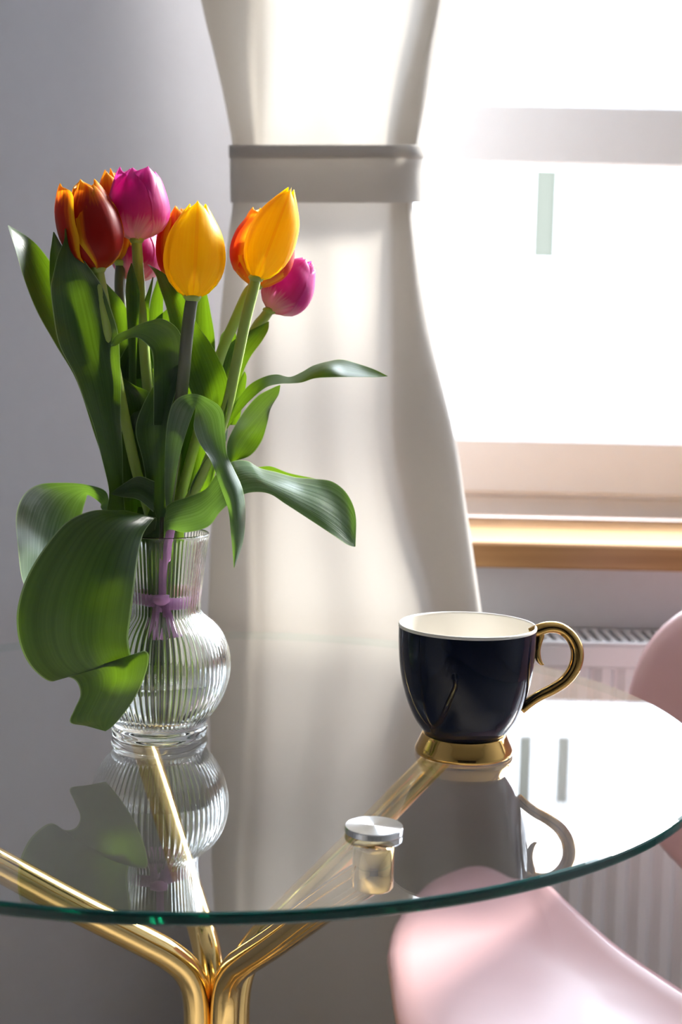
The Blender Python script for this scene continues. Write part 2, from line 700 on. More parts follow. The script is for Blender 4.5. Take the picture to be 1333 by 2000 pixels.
# ---------------------------------------------------------------- the room
WY = 1.80                                    # room face of the window wall
OX0, OX1, OZ0, OZ1 = -0.09, 2.10, 0.797, 2.40
RX0, RX1, RY0 = -1.7, 2.4, -4.2
struct(obj('wall_back', *join(box(-0.13, OX0, WY, 2.13, 0, 2.6), box(OX1, RX1, WY, 2.13, 0, 2.6),
                              box(OX0, OX1, WY, 2.13, 0, OZ0), box(OX0, OX1, WY, 2.13, OZ1, 2.6)), M_WALL, smooth=False))
# the left wall runs obliquely from the window corner, then straight back
WL = [(-0.13, WY), (-1.60, 0.67), (-1.60, RY0), (-1.85, RY0), (-1.85, 0.78), (-0.42, 1.88), (-0.42, 2.13), (-0.13, 2.13)]
nw = len(WL)
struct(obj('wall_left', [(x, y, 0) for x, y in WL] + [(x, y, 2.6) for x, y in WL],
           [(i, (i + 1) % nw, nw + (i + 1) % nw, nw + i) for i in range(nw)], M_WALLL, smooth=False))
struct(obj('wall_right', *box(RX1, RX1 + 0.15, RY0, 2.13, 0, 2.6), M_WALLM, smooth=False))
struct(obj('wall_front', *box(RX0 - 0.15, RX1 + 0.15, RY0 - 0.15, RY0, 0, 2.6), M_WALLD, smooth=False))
struct(obj('floor', *box(RX0 - 0.15, RX1 + 0.15, RY0 - 0.15, 2.13, -0.15, 0), M_FLOOR, smooth=False))
struct(obj('ceiling', *box(RX0 - 0.15, RX1 + 0.15, RY0 - 0.15, 2.13, 2.6, 2.75), M_CEIL, smooth=False))

# window: outer frame, lower rail, transom, two panes
wf = bpy.data.objects.new('window_1', None)
C.objects.link(wf)
wf.location = (OX0, 2.04, 0.829)
wf['kind'] = 'structure'
y0, y1 = 2.04, 2.105
obj('window_frame', *join(box(OX0, OX0 + 0.06, y0 + .012, y1, 0.829, OZ1, .004), box(OX1 - 0.06, OX1, y0 + .012, y1, 0.829, OZ1, .004),
                          box(OX0, OX1, y0 + .012, y1, 0.829, 0.862, .003), box(OX0, OX1, y0 + .012, y1, OZ1 - 0.06, OZ1, .004)), M_FRAME, wf, smooth=False)
obj('sash_rail', *box(OX0 + 0.05, OX1 - 0.05, y0 - 0.006, y1 - .01, 0.864, 0.949, .006), M_FRAME, wf, smooth=False)
obj('transom', *box(OX0 + 0.05, OX1 - 0.05, y0 - 0.004, y1 - .004, 1.342, 1.429, .005), M_FRAME, wf, smooth=False)
obj('sash_stile', *box(OX0 + 0.05, OX0 + 0.12, y0 - 0.006, y1 - .01, 0.949, 1.342, .005), M_FRAME, wf, smooth=False)
obj('pane', *box(OX0 + 0.05, OX1 - 0.05, 2.072, 2.076, 0.945, 1.35), M_PANE, wf, smooth=False)
obj('pane', *box(OX0 + 0.05, OX1 - 0.05, 2.072, 2.076, 1.42, OZ1 - 0.05), M_PANE, wf, smooth=False)

sill = struct(obj('trim_1', *box(OX0 - 0.06, OX1 + 0.06, 1.747, 2.05, 0.797, 0.8295, .003), M_OAK, smooth=False))
sill['label'] = 'oak window sill board with pale oiled front edge'

# ---------------------------------------------------------------- outside
bld = thing('building', 'white plastered building seen through the window across the street', 'building', (4.3, 30.0, -10))
XW, DXW, WW = 3.638, 6.2, 2.2            # first window, spacing, width
rowsw = ((3.29, 3.2), (8.62, 1.7))
zs = [-10, 3.29, 6.49, 8.62, 10.32, 12.6]
parts = []
for za, zb in zip(zs, zs[1:]):
    if any(abs(za - q[0]) < 1e-6 for q in rowsw):
        xs = [-22.0]
        for k in range(-4, 6):
            xs += [XW + k * DXW, XW + k * DXW + WW]
        xs.append(42.0)
        for i in range(0, len(xs), 2):
            parts.append(box(xs[i], xs[i + 1], 30.0, 31.0, za, zb))
    else:
        parts.append(box(-22, 42, 30.0, 31.0, za, zb))
parts.append(box(-22, 42, 30.9, 31.0, -10, 12.6))
obj('facade_wall', *join(*parts), M_FACADE, bld, smooth=False)
for za, pr, hh in ((1.75, .30, .3), (0.4, .20, .4), (-1.6, .22, .3), (12.3, .6, .4), (7.3, .25, .3)):
    obj('ledge', *box(-22, 42, 30.0 - pr, 30.02, za, za + hh), M_FACADE, bld, smooth=False)
for z, hh in rowsw:
    for k in range(-4, 6):
        x = XW + k * DXW
        e = 0.0 if z < 5 else 0.09                # the upper panes are narrower
        w = obj('window', *join(box(x, x + WW, 30.25, 30.4, z, z + .05), box(x, x + WW, 30.25, 30.4, z + hh - .05, z + hh), box(x, x + .36 + e, 30.25, 30.4, z, z + hh),
                                box(x + .87 - e, x + 1.21 + e, 30.22, 30.4, z, z + hh), box(x + 1.73 - e, x + WW, 30.25, 30.4, z, z + hh)), M_FACADEWIN, bld, smooth=False)
        obj('pane', *box(x + .35 + e, x + .88 - e, 30.33, 30.36, z + .04, z + hh - .04), M_DARKPANE, w, smooth=False)
        obj('pane', *box(x + 1.20 + e, x + 1.74 - e, 30.33, 30.36, z + .04, z + hh - .04), M_PALEPANE if z < 5 else M_DARKPANE, w, smooth=False)
st = struct(obj('street', *box(-50, 70, 2.3, 60, -10.2, -10), M_STREET, smooth=False))

# ---------------------------------------------------------------- radiator
rad = thing('radiator', 'white panel radiator with slatted top grille under the window sill', 'radiator', (0.9, 1.74, 0.12))
RXa, RXb = 0.175, 1.35
RT = 0.7145
V, Fc = [], []
nr = int((RXb - RXa) / 0.0293)
pr = []
for i in range(nr):
    x = RXa + i * 0.0293
    pr += [(x, 1.703), (x + .009, 1.693), (x + .0195, 1.693), (x + .027, 1.703)]
pr.append((RXb, 1.703))
for z in (0.14, RT - 0.03):
    V += [(x, y, z) for x, y in pr]
n = len(pr)
Fc = [(i, i + 1, n + i + 1, n + i) for i in range(n - 1)]
obj('front_panel', V, Fc, M_RAD, rad, smooth=False)
obj('casing', *join(box(RXa, RXb, 1.690, 1.708, RT - 0.034, RT - 0.002, .004), box(RXa, RXb, 1.693, 1.708, 0.115, 0.142, .004),
                    box(RXa - .003, RXa, 1.690, 1.790, 0.115, RT), box(RXb, RXb + .003, 1.690, 1.790, 0.115, RT),
                    box(RXa, RXb, 1.782, 1.790, 0.115, RT)), M_RAD, rad, smooth=False)
gr = obj('top_grille', *join(box(RXa, RXb, 1.690, 1.702, RT - .003, RT, .001), box(RXa, RXb, 1.779, 1.790, RT - .003, RT, .001)), M_RAD, rad, smooth=False)
slat0 = None
ns = int((RXb - RXa) / 0.0137)
for i in range(ns):
    x = RXa + 0.004 + i * 0.0137
    if slat0 is None:
        slat0 = obj('slat', *box(x, x + 0.0066, 1.702, 1.779, RT - .003, RT), M_RAD, gr, smooth=False, loc=(x, 1.702, RT))
    else:
        c = slat0.copy()
        C.objects.link(c)
        c.location.x = slat0.location.x + i * 0.0137
for bx in (0.35, 1.25):
    obj('bracket', *box(bx, bx + .03, 1.788, WY - .0015, 0.45, 0.55), M_RAD, rad, smooth=False)

# ---------------------------------------------------------------- curtain
CYD = 1.628
cur = thing('curtain', 'cream linen curtain pinched by a tieback left of the window', 'curtain', (-0.03, CYD, 0.02))
# rows: photo height -> left edge, left flap end, right flap end, right edge
keys = [(-900, 330, 560, 905, 960), (-500, 345, 548, 880, 930), (-200, 365, 538, 855, 905), (0, 395, 531, 829, 872), (100, 418, 528, 806, 853),
        (200, 440, 525, 782, 836), (285, 454, 521, 768, 820), (340, 452, 520, 766, 815), (395, 455, 520, 765, 808), (470, 446, 520, 766, 815), (650, 429, 521, 768, 842),
        (850, 420, 524, 772, 888), (1000, 415, 527, 800, 912), (1190, 408, 530, 850, 940), (1500, 395, 532, 880, 985), (2000, 375, 535, 920, 1040), (2900, 350, 540, 960, 1090)]
rows = spline(keys, 8)
V, Fc, = [], []
NP = 64
for r in rows:
    py = r[0]
    tie = math.exp(-((py - 340) / 150.0) ** 2)
    amp = (1 - 0.75 * tie)
    xl, xa, xb, xr = r[1:]
    plan = [(xa, .008), (xa - (xa - xl) * .45, .012), (xl + 6, .016), (xl, .010), (xl + 10, -.004 * amp), (xl + (xa - xl) * .6, -.016 * amp), (xa + 8, -.006 * amp),
            (xa + (xb - xa) * .3, -.013 * amp), (xa + (xb - xa) * .55, -.009 * amp), (xa + (xb - xa) * .8, -.014 * amp), (xb, -.008 * amp), (xb + (xr - xb) * .6, -.014 * amp), (xr - 8, -.006), (xr, .008),
            (xr - 6, .016), (xr - (xr - xb) * .5, .012), (xb, .006)]
    S = spline(plan, 5)
    for q in S:
        V.append(at(q[0], py, CYD + q[1]))
    NPP = len(S)
for i in range(len(rows) - 1):
    for k in range(NPP - 1):
        q = i * NPP + k
        Fc.append((q, q + 1, q + NPP + 1, q + NPP))
# clamp to floor / rod
V = [Vector((v.x, v.y, min(2.42, max(0.015, v.z)))) for v in V]
obj('panel', V, Fc, M_CURT, cur)
# tieback: a closed band round the gather, with a folded hem along its top
tb_prof = []
V, Fc = [], []
trow = [(284, 0.0), (286, .0025), (306, .003), (309, .0), (340, .0015), (392, .001), (396, 0.0)]
loop = [(449, .012), (455, -.012), (480, -.026), (560, -.030), (660, -.031), (740, -.029), (800, -.022), (824, -.004), (826, .018), (806, .044), (700, .052), (560, .052), (470, .046), (452, .03), (449, .012)]
LS = spline(loop, 5)
LN = len(LS)
for py, outw in trow:
    for (qx, qd) in LS:
        s = 1 - 0.010 * (py - 284) / 110
        V.append(at(638 + (qx - 638) * (s + outw * 2), py, CYD + qd - outw))
for i in range(len(trow) - 1):
    for k in range(LN - 1):
        q = i * LN + k
        Fc.append((q, q + 1, q + LN + 1, q + LN))
tb = obj('tieback', V, Fc, M_CURT, cur)
tb['label'] = 'flat fabric tieback band with folded hem'
V, Fc = [], []
for py, outw in ((283, .002), (285, .0042), (296, .0046), (307, .0042), (309, .002)):
    for (qx, qd) in LS:
        V.append(at(638 + (qx - 638) * (1.001 + outw * 2), py, CYD + qd - outw if qd < .015 else CYD + qd + outw))
for i in range(4):
    for k in range(LN - 1):
        q = i * LN + k
        Fc.append((q, q + 1, q + LN + 1, q + LN))
obj('hem', V, Fc, M_CURT, tb)
crod = thing('curtain_rod', 'white curtain rod above the window that holds the cream curtain', 'curtain rod', (0.5, CYD, 2.45))
obj('rod', *tube([Vector((-0.7, CYD + .01, 2.44)), Vector((0.6, CYD + .01, 2.44)), Vector((1.9, CYD + .01, 2.44))], .012), M_FRAME, crod)
for bx in (-0.6, 1.8):
    obj('bracket', *tube([Vector((bx, CYD + .01, 2.44)), Vector((bx, 1.72, 2.44)), Vector((bx, WY, 2.44))], .008), M_FRAME, crod)

# ---------------------------------------------------------------- table
TX, TY, TZ, TR = -0.097, 1.136, 0.75, 0.40
TH = 0.0085
tab = thing('table', 'round glass table with crossing polished gold legs', 'table', (TX, TY, 0))
prof = [(0, -TH), (TR - .0022, -TH), (TR - .0006, -TH + .0008), (TR, -TH + .0022), (TR, -.0022), (TR - .0006, -.0008), (TR - .0022, 0), (0, 0)]
V, Fc = lathe(prof, 192, TX, TY, TZ)
fm = []
for f in Fc:
    z = [V[i][2] for i in f]
    r = min(math.hypot(V[i][0] - TX, V[i][1] - TY) for i in f)
    fm.append((0 if min(z) > TZ - .001 else 2) if (max(z) - min(z) < 1e-6 and r < 0.1) else 1)
top = obj('glass_top', V, Fc, M_TOP, tab, smooth=False, mats=[M_EDGE, M_UNDER], fm=fm)
top['label'] = 'clear round glass top with dark green edge'
for ang in (-64.7, 115.3, 205.3, 34.0):
    a = math.radians(ang)
    d = Vector((math.cos(a), math.sin(a), 0))
    c = Vector((TX, TY, 0))
    e = 0.288

    def P(r, z):
        return c + d * r + Vector((0, 0, z))
    path = [P(e + .002, .7235), P(e - .07, .676), P(.135, .6175), P(.07, .5735), P(.043, .554), P(.026, .535), P(.0185, .51), P(.0185, .47), P(.026, .435), P(.046, .40), P(.12, .30), P(.22, .16), P(.31, .035), P(.332, .012)]
    leg = obj('leg', *tube(path, .0125, 24, 8), M_GOLD, tab)
    obj('foot_pad', *lathe([(0, 0), (.016, 0), (.017, .003), (.014, .010), (0, .010)], 24, P(.332, 0).x, P(.332, 0).y, 0.0), M_STEELLEG, leg)
    q = P(e, 0)
    obj('standoff', *lathe([(0, .7125), (.0125, .7125), (.0137, .714), (.0137, TZ - TH - .0005), (0, TZ - TH - .0005)], 40, q.x, q.y, 0), M_GOLD, tab)
    cap = obj('cap', *lathe([(0, .0002), (.0190, .0002), (.0193, .0006), (.0193, .0040), (.0188, .0046), (0, .0047)], 56, q.x, q.y, TZ), M_CHROME, tab, loc=(q.x, q.y, TZ), mats=[M_BRUSHED])
    me = cap.data
    for p in me.polygons:
        p.use_smooth = False
        if p.center.z > .00455:
            p.material_index = 1
    cap['label'] = 'brushed steel disc holding the glass'

# ---------------------------------------------------------------- cup
CX, CYY = 0.101, 1.066
cup = thing('cup', 'navy cup with cream inside and gold foot and handle on the glass table', 'cup', (CX, CYY, TZ))
bo = spline([(0.0, .0165), (.0300, .0165), (.0318, .0172), (.0362, .0225), (.0412, .0305), (.0460, .0420), (.0500, .0560), (.0524, .0700), (.0536, .0850), (.0540, .0990)], 5)
bo = [(max(0, r), z) for r, z in bo]
obj('body', *lathe(bo + [(.0541, .1010)], 96, CX, CYY, TZ), M_NAVY, cup)
li = spline([(.0541, .1010), (.0541, .1025), (.0533, .1034), (.0523, .1028), (.0519, .1005), (.0515, .0850), (.0502, .0700), (.0478, .0560), (.0438, .0430), (.0380, .0325), (.0280, .0255), (.012, .0230), (0.0, .0226)], 5)
li = [(max(0, r), z) for r, z in li]
lo = obj('lining', *lathe(li, 96, CX, CYY, TZ), M_CREAM, cup)
lo['label'] = 'cream glazed inside and rim'
ft = [(0, .0012), (.0360, .0012), (.0372, .0004), (.0384, .0010), (.0388, .0030), (.0383, .0050), (.0368, .0082), (.0348, .0122), (.0334, .0156), (.0326, .0166), (.0312, .0168), (0, .0168)]
obj('foot', *lathe(ft, 80, CX, CYY, TZ), M_GOLDCUP, cup)
hp = [(1036, 1237, .0042), (1052, 1231, .0048), (1072, 1225, .0047), (1096, 1228, .0046), (1117, 1245, .0049), (1128, 1271, .0052), (1124, 1301, .0052), (1107, 1327, .0048), (1082, 1345, .0044), (1056, 1358, .0042), (1036, 1371, .0041), (1018, 1386, .0040)]
hz = [at(x, y, CYY) for x, y, r in hp]
hd = obj('handle', *tube(hz, [r for _, _, r in hp], 20, 6), M_GOLDCUP, cup)
cp = [(1052, 1231, .0040), (1056, 1240, .0034), (1053, 1256, .0026), (1050, 1271, .0026), (1052, 1286, .0024), (1058, 1296, .0014), (1063, 1298, .0004)]
obj('thumb_scroll', *tube([at(x, y, CYY) for x, y, r in cp], [r for _, _, r in cp], 14, 5), M_GOLDCUP, hd)

# ---------------------------------------------------------------- vase and water
vase = thing('vase', 'clear ribbed glass vase with round belly on the glass table', 'vase', (VX, VY, TZ))
op = spline([(.0330, .0006), (.0372, .0004), (.0386, .0018), (.0392, .0050), (.0388, .0078), (.0372, .0100), (.0392, .0140), (.0455, .0220), (.0520, .0340), (.0560, .0475), (.0570, .0580), (.0560, .0690), (.0520, .0810), (.0455, .0905),
             (.0380, .0970), (.0336, .1010), (.0322, .1050), (.0326, .1150), (.0342, .1300), (.0364, .1480), (.0382, .1610), (.0388, .1655)], 4)
ip = spline([(.0378, .1662), (.0370, .1645), (.0362, .1600), (.0344, .1470), (.0322, .1300), (.0306, .1150), (.0302, .1050), (.0316, .1000), (.0360, .0950), (.0432, .0888), (.0496, .0798), (.0534, .0686), (.0543, .0580), (.0533, .0475), (.0495, .0350), (.0430, .0245), (.0350, .0170), (.020, .0135), (0, .0130)], 4)
prof = [(0, .0022), (.030, .0022)] + op + ip
wts = [0, 0] + [max(0.0, min(1.0, (z - .0105) / .006)) * max(0.0, min(1.0, (.1640 - z) / .002)) for r, z in op] + [0] * len(ip)
prof = [(max(0, r), z) for r, z in prof]
obj('body', *lathe(prof, 72 * 6, VX, VY, TZ, ribs=72, amp=.0010, ampf=wts), M_VASE, vase)
wl = .0490
wp = [(0, .0133)]
for r, z in reversed(ip):
    if .0135 < z < wl - .001 and r > .01:
        wp.append((r - .0003, z + .0002))
rw = 0.0
for (r1, z1), (r2, z2) in zip(ip, ip[1:]):
    if z2 <= wl <= z1 and r1 > .04:
        rw = r1 + (r2 - r1) * (z1 - wl) / (z1 - z2)
wp += [(rw - .0003, wl + .0006), (rw - .0020, wl), (0, wl)]
water = obj('water', *lathe(wp, 96, VX, VY, TZ), M_WATER, loc=(VX, VY, TZ))
water['label'], water['category'], water['kind'] = 'clear water filling the belly of the ribbed vase', 'water', 'stuff'

# ---------------------------------------------------------------- tulips
def tulip(label, kind, base, tip, hw, stem, dusky=False, petals=None, group=None, rad=.0043, phi0=0.4, close=.25, pw=3.0):
    """base, tip: (px, py, d); stem: list of (px, py, d) from the head down"""
    b = at(base[0], base[1], VY + base[2])
    tp = at(tip[0], tip[1], VY + tip[2])
    foot = at(stem[-1][0], stem[-1][1], VY + stem[-1][2])
    t = thing('tulip', label, 'flower', tuple(foot), 'tulips in the ribbed vase')
    pts = [at(base[0], base[1] - 4, VY + base[2])] + [at(x, y, VY + d) for x, y, d in stem]
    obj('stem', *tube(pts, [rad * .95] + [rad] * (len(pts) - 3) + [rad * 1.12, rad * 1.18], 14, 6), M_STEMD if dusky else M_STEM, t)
    ax = tp - b
    R = hw * 0.000408 * (VY + base[2]) / VY
    side = Vector((1, 0, 0))
    specs = petals or [(k * 60, 0.0, k % 2 == 1, 1.0, 0.0) for k in range(6)]
    for k, (ang, op_, inner, ln, curl) in enumerate(specs):
        V, Fc, U = petal_mesh(b, ax, side, ax.length, R, math.radians(ang) + phi0, op_, inner, 66 if not inner else 58, len(label) * 7 + k, curl, ln, close, pw)
        obj('petal', V, Fc, M_PET[kind], t, uvs=U)
    obj('petal_base', *lathe([(0, -.003), (rad * 1.05, -.002), (rad * 1.5, .0015), (rad * 1.2, .003), (0, .004)], 14, b.x, b.y, b.z), M_STEM, t)
    return t


def std(op_out=0.0, op_in=0.0, j=0):
    r = random.Random(j)
    return [(k * 60 + r.uniform(-5, 5), (op_in if k % 2 else op_out) + r.uniform(-.04, .04), k % 2 == 1, 1 + r.uniform(-.035, .035) + (.02 if k % 2 else 0), r.uniform(-.05, .1)) for k in range(6)]


# phi: 0 = right, 90 = away from the camera, -90 = towards the camera
T = {}
T['red'] = tulip('dark red tulip with yellow petal edges, leftmost and half open', 'red', (192, 528, -.03), (172, 352, -.03), 57,
                 [(205, 600, -.03), (225, 720, -.02), (262, 900, -.01), (300, 1040, -.004), (306, 1200, .0), (296, 1395, .0)],
                 petals=[(-48, -.03, False, .93, .05), (188, .62, False, .98, .0), (70, .02, False, .98, .1), (130, .08, True, 1.03, .15), (-122, -.02, True, .99, .1), (10, -.05, True, 1.0, .0)], phi0=0)
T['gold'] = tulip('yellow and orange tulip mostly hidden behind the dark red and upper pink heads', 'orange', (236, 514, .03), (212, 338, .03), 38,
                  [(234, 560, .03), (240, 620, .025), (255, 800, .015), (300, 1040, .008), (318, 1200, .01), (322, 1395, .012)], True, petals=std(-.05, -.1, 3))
T['pink'] = tulip('upright magenta tulip with pale base, top of the bouquet', 'pink', (267, 470, .0), (272, 328, .0), 58,
                  [(270, 520, .0), (277, 600, .0), (285, 720, .0), (305, 900, .0), (318, 1040, .006), (326, 1200, .012), (330, 1390, .016)],
                  petals=[(-108, -.03, False, .97, .0), (12, .02, False, .96, .0), (132, .0, False, 1.0, .0), (-48, .04, True, 1.0, .05), (72, .0, True, 1.0, .0), (192, .12, True, .99, .05)], phi0=0, close=.5, pw=4.0)
T['lowpink'] = tulip('pink tulip lower down, behind the stem of the upright magenta one', 'pink', (262, 549, .04), (276, 445, .05), 50,
                     [(272, 620, .04), (290, 760, .03), (310, 900, .02), (322, 1040, .012), (312, 1200, .016), (305, 1390, .018)], petals=std(.05, .0, 5))
T['behind'] = tulip('orange red tulip showing only its left side behind the front yellow one', 'orange', (362, 560, .01), (350, 402, .02), 46,
                    [(362, 620, .01), (360, 700, .01), (350, 850, .01), (332, 1040, .002), (336, 1200, .004), (338, 1385, .006)],
                    petals=[(180, .25, False, .92, .0), (60, -.1, False, .95, .0), (-60, -.1, False, .95, .0), (120, -.05, True, 1.0, .0), (240, .0, True, .98, .0), (0, -.1, True, .95, .0)], phi0=0)
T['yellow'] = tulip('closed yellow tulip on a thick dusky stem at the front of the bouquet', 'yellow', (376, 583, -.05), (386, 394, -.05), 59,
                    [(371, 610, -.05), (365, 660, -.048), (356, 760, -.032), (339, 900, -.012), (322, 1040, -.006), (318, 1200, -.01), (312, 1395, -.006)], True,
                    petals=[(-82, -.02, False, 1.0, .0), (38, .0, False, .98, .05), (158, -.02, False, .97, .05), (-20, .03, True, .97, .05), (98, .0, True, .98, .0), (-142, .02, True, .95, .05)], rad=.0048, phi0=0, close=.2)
T['slim'] = tulip('slim closed yellow tulip leaning right on a green stem', 'yellow', (501, 545, -.03), (570, 366, -.035), 47,
                  [(494, 570, -.03), (480, 625, -.03), (460, 720, -.025), (440, 810, -.02), (395, 930, -.012), (342, 1045, -.004), (340, 1200, .0), (330, 1390, .002)],
                  petals=[(-85, -.04, False, 1.0, -.1), (35, -.02, False, .98, .0), (155, -.02, False, .98, .0), (-25, -.02, True, .97, .0), (95, .0, True, .97, .0), (215, -.02, True, .96, .0)], phi0=0, close=.08)
T['flame'] = tulip('red and yellow flamed open tulip behind the slim yellow one', 'orange', (500, 560, .01), (530, 410, .02), 58,
                   [(483, 575, .01), (458, 630, .01), (432, 690, .008), (400, 800, .004), (345, 1000, .004), (338, 1060, .006), (330, 1200, .008), (318, 1392, .010)],
                   petals=[(182, .16, False, .98, .15), (-5, .10, False, .92, .1), (-70, -.1, False, .8, .0), (145, .04, True, 1.02, .2), (60, .05, True, .9, .0), (-120, .0, True, .74, .0)], phi0=0)
T['rpink'] = tulip('pink tulip with cream base tilting right, lowest on the right side', 'pink', (528, 608, .04), (602, 512, .045), 48,
                   [(515, 622, .04), (498, 645, .04), (452, 740, .03), (385, 900, .018), (345, 1040, .008), (344, 1200, .01), (336, 1388, .012)], petals=std(.03, .0, 8))


def leaf(owner, st, pale=False, wave=0.0, across=10):
    V, Fc, U = leaf_mesh(st, across, 6, wave)
    return obj('leaf', V, Fc, M_LEAFP if pale else M_LEAF, T[owner], uvs=U)


def S2(rows, d0, d1, bulge=None):
    """rows of (ax, ay, bx, by) with depth running from d0 at the base to d1 at the tip (numbers, or (dA, dB) pairs)"""
    n_ = len(rows) - 1
    out = []
    p0 = d0 if isinstance(d0, tuple) else (d0, d0)
    p1 = d1 if isinstance(d1, tuple) else (d1, d1)
    for i, (ax, ay, bx, by) in enumerate(rows):
        t = i / n_
        A = (ax, ay, p0[0] + (p1[0] - p0[0]) * t)
        B = (bx, by, p0[1] + (p1[1] - p0[1]) * t)
        w = math.hypot(ax - bx, ay - by) * .00041
        out.append((A, B, (bulge if bulge is not None else .18) * w))
    return out


# far left upright leaf, back-lit
leaf('red', S2([(215, 940, 240, 930), (185, 850, 228, 840), (150, 745, 215, 740), (108, 672, 190, 660), (72, 608, 150, 590), (47, 545, 106, 522), (31, 490, 66, 472), (15, 440, 17, 440)], .02, (.0, .02)))
# large front left leaf with a forked tip
leaf('red', S2([(208, 1000, 244, 1000), (212, 950, 241, 945), (192, 868, 238, 860), (172, 800, 236, 800), (148, 738, 236, 735), (119, 680, 234, 682), (104, 620, 226, 630), (100, 570, 206, 572),
                (103, 535, 182, 532), (113, 502, 159, 500), (124, 470, 141, 470), (128, 447, 130, 446)], (-.03, -.02), (-.055, -.045)), wave=.002)
leaf('red', S2([(140, 700, 200, 690), (108, 620, 170, 620), (98, 560, 150, 555), (97, 505, 137, 508), (101, 474, 120, 478), (104, 453, 106, 453)], -.02, -.045))
leaf('gold', S2([(225, 800, 262, 790), (224, 690, 262, 670), (214, 615, 257, 632), (204, 578, 240, 590), (202, 549, 204, 549)], .01, .015))
leaf('pink', S2([(252, 760, 266, 760), (252, 690, 267, 690), (246, 590, 273, 592), (247, 545, 271, 560), (256, 514, 258, 514)], -.01, -.012))
leaf('lowpink', S2([(258, 740, 286, 740), (267, 640, 291, 630), (278, 600, 292, 596), (290, 565, 297, 566), (298, 541, 300, 541)], .0, -.005))
leaf('lowpink', S2([(285, 720, 318, 720), (288, 640, 318, 635), (294, 590, 319, 588), (304, 555, 318, 552), (312, 533, 314, 533)], .03, .03))
leaf('behind', S2([(400, 850, 440, 835), (378, 780, 447, 765), (352, 710, 440, 727), (338, 655, 415, 676), (326, 605, 385, 632), (313, 565, 362, 585), (303, 535, 328, 540), (288, 516, 292, 517)], (-.02, -.03), (-.01, .0), .3))
leaf('yellow', [((300, 830, -.03), (352, 830, -.03)), ((300, 740, -.035), (357, 730, -.03)), ((298, 690, -.045), (354, 655, -.04)), ((284, 670, -.05), (322, 624, -.05)), ((266, 659, -.055), (287, 628, -.055)),
                ((246, 663, -.06), (254, 642, -.06)), ((227, 675, -.062), (227, 655, -.062)), ((217, 677, -.063), (216, 673, -.063))])
leaf('behind', S2([(375, 740, 420, 740), (380, 650, 420, 665), (384, 602, 412, 612), (391, 575, 405, 576), (396, 553, 398, 553)], .02, .02))
leaf('flame', S2([(425, 740, 452, 730), (426, 690, 462, 690), (432, 655, 462, 660), (446, 640, 460, 645), (456, 626, 458, 626)], .03, .03))
leaf('rpink', S2([(440, 830, 462, 820), (432, 760, 470, 745), (430, 700, 488, 700), (448, 672, 511, 668), (480, 650, 524, 645), (524, 628, 526, 628)], .01, .03))
leaf('rpink', S2([(450, 830, 466, 830), (455, 790, 474, 790), (462, 760, 480, 757), (470, 740, 482, 736), (477, 726, 479, 726)], .005, .005))
# long twisted leaf reaching right
leaf('slim', [((436, 870, -.012), (444, 855, -.006), (443, 835, .0)), ((442, 842, -.012), (449, 825, -.006), (446, 806, .0)), ((462, 813, -.014), (466, 799, -.006), (463, 781, .0)), ((487, 784, -.016), (490, 770, -.006), (487, 752, .002)),
              ((518, 758, -.018), (518, 748, -.006), (516, 736, .004)), ((545, 750, -.02), (544, 742, -.008), (541, 731, .004)), ((568, 749, -.02), (569, 742, -.01), (566, 736, .0)),
              ((590, 747, -.02), (590, 738, -.012), (589, 727, .004)), ((616, 739, -.02), (612, 726, -.012), (612, 714, .006)), ((648, 737, -.02), (642, 716, -.01), (640, 706, .014)), ((680, 736.5, -.016), (675, 724, -.006), (668, 702, .016)),
              ((715, 736.5, -.01), (712, 731, -.002), (702, 711, .012)), ((740, 736.5, -.004), (738, 734, .0), (733, 722, .006)), ((757, 735, .0), (757.5, 735, .0), (758, 734.5, .0))])
leaf('slim', [((446, 906, .0), (453, 906, .005), (462, 900, .0)), ((443, 872, -.006), (464, 874, .006), (490, 889, .008)), ((452, 845, -.008), (480, 848, .008), (511, 862, .014)), ((475, 806, -.008), (504, 818, .006), (522, 828, .014)),
              ((503, 774, -.006), (525, 792, .004), (530, 795, .01)), ((534, 757, -.002), (541, 768, .002), (544, 772, .004)), ((547, 752, .0), (547.5, 752.5, .0), (548, 753, .0))])
# arching leaf in the middle that tips over to the front
leaf('yellow', [((318, 1040, -.012), (330, 1040, -.012)), ((322, 986, -.02), (335, 986, -.02)), ((322, 896, -.032), (348, 905, -.03)), ((327, 826, -.04), (362, 852, -.036)), ((341, 784, -.046), (377, 808, -.042)), ((374, 769, -.052), (382, 797, -.052)),
                ((410, 780, -.06), (380, 816, -.066)), ((435, 802, -.066), (379, 838, -.074)), ((440, 845, -.07), (390, 866, -.080)), ((443, 885, -.072), (413, 902, -.082)), ((458, 918, -.07), (441, 930, -.080), (432, 954, -.074)),
                ((474, 955, -.068), (457, 968, -.079), (446, 996, -.070)), ((480, 1000, -.066), (463, 1018, -.077), (451, 1040, -.068)), ((475, 1058, -.066), (464, 1068, -.073), (455, 1082, -.068)), ((458, 1109, -.068), (457.5, 1109, -.068), (457, 1109, -.068))], True)
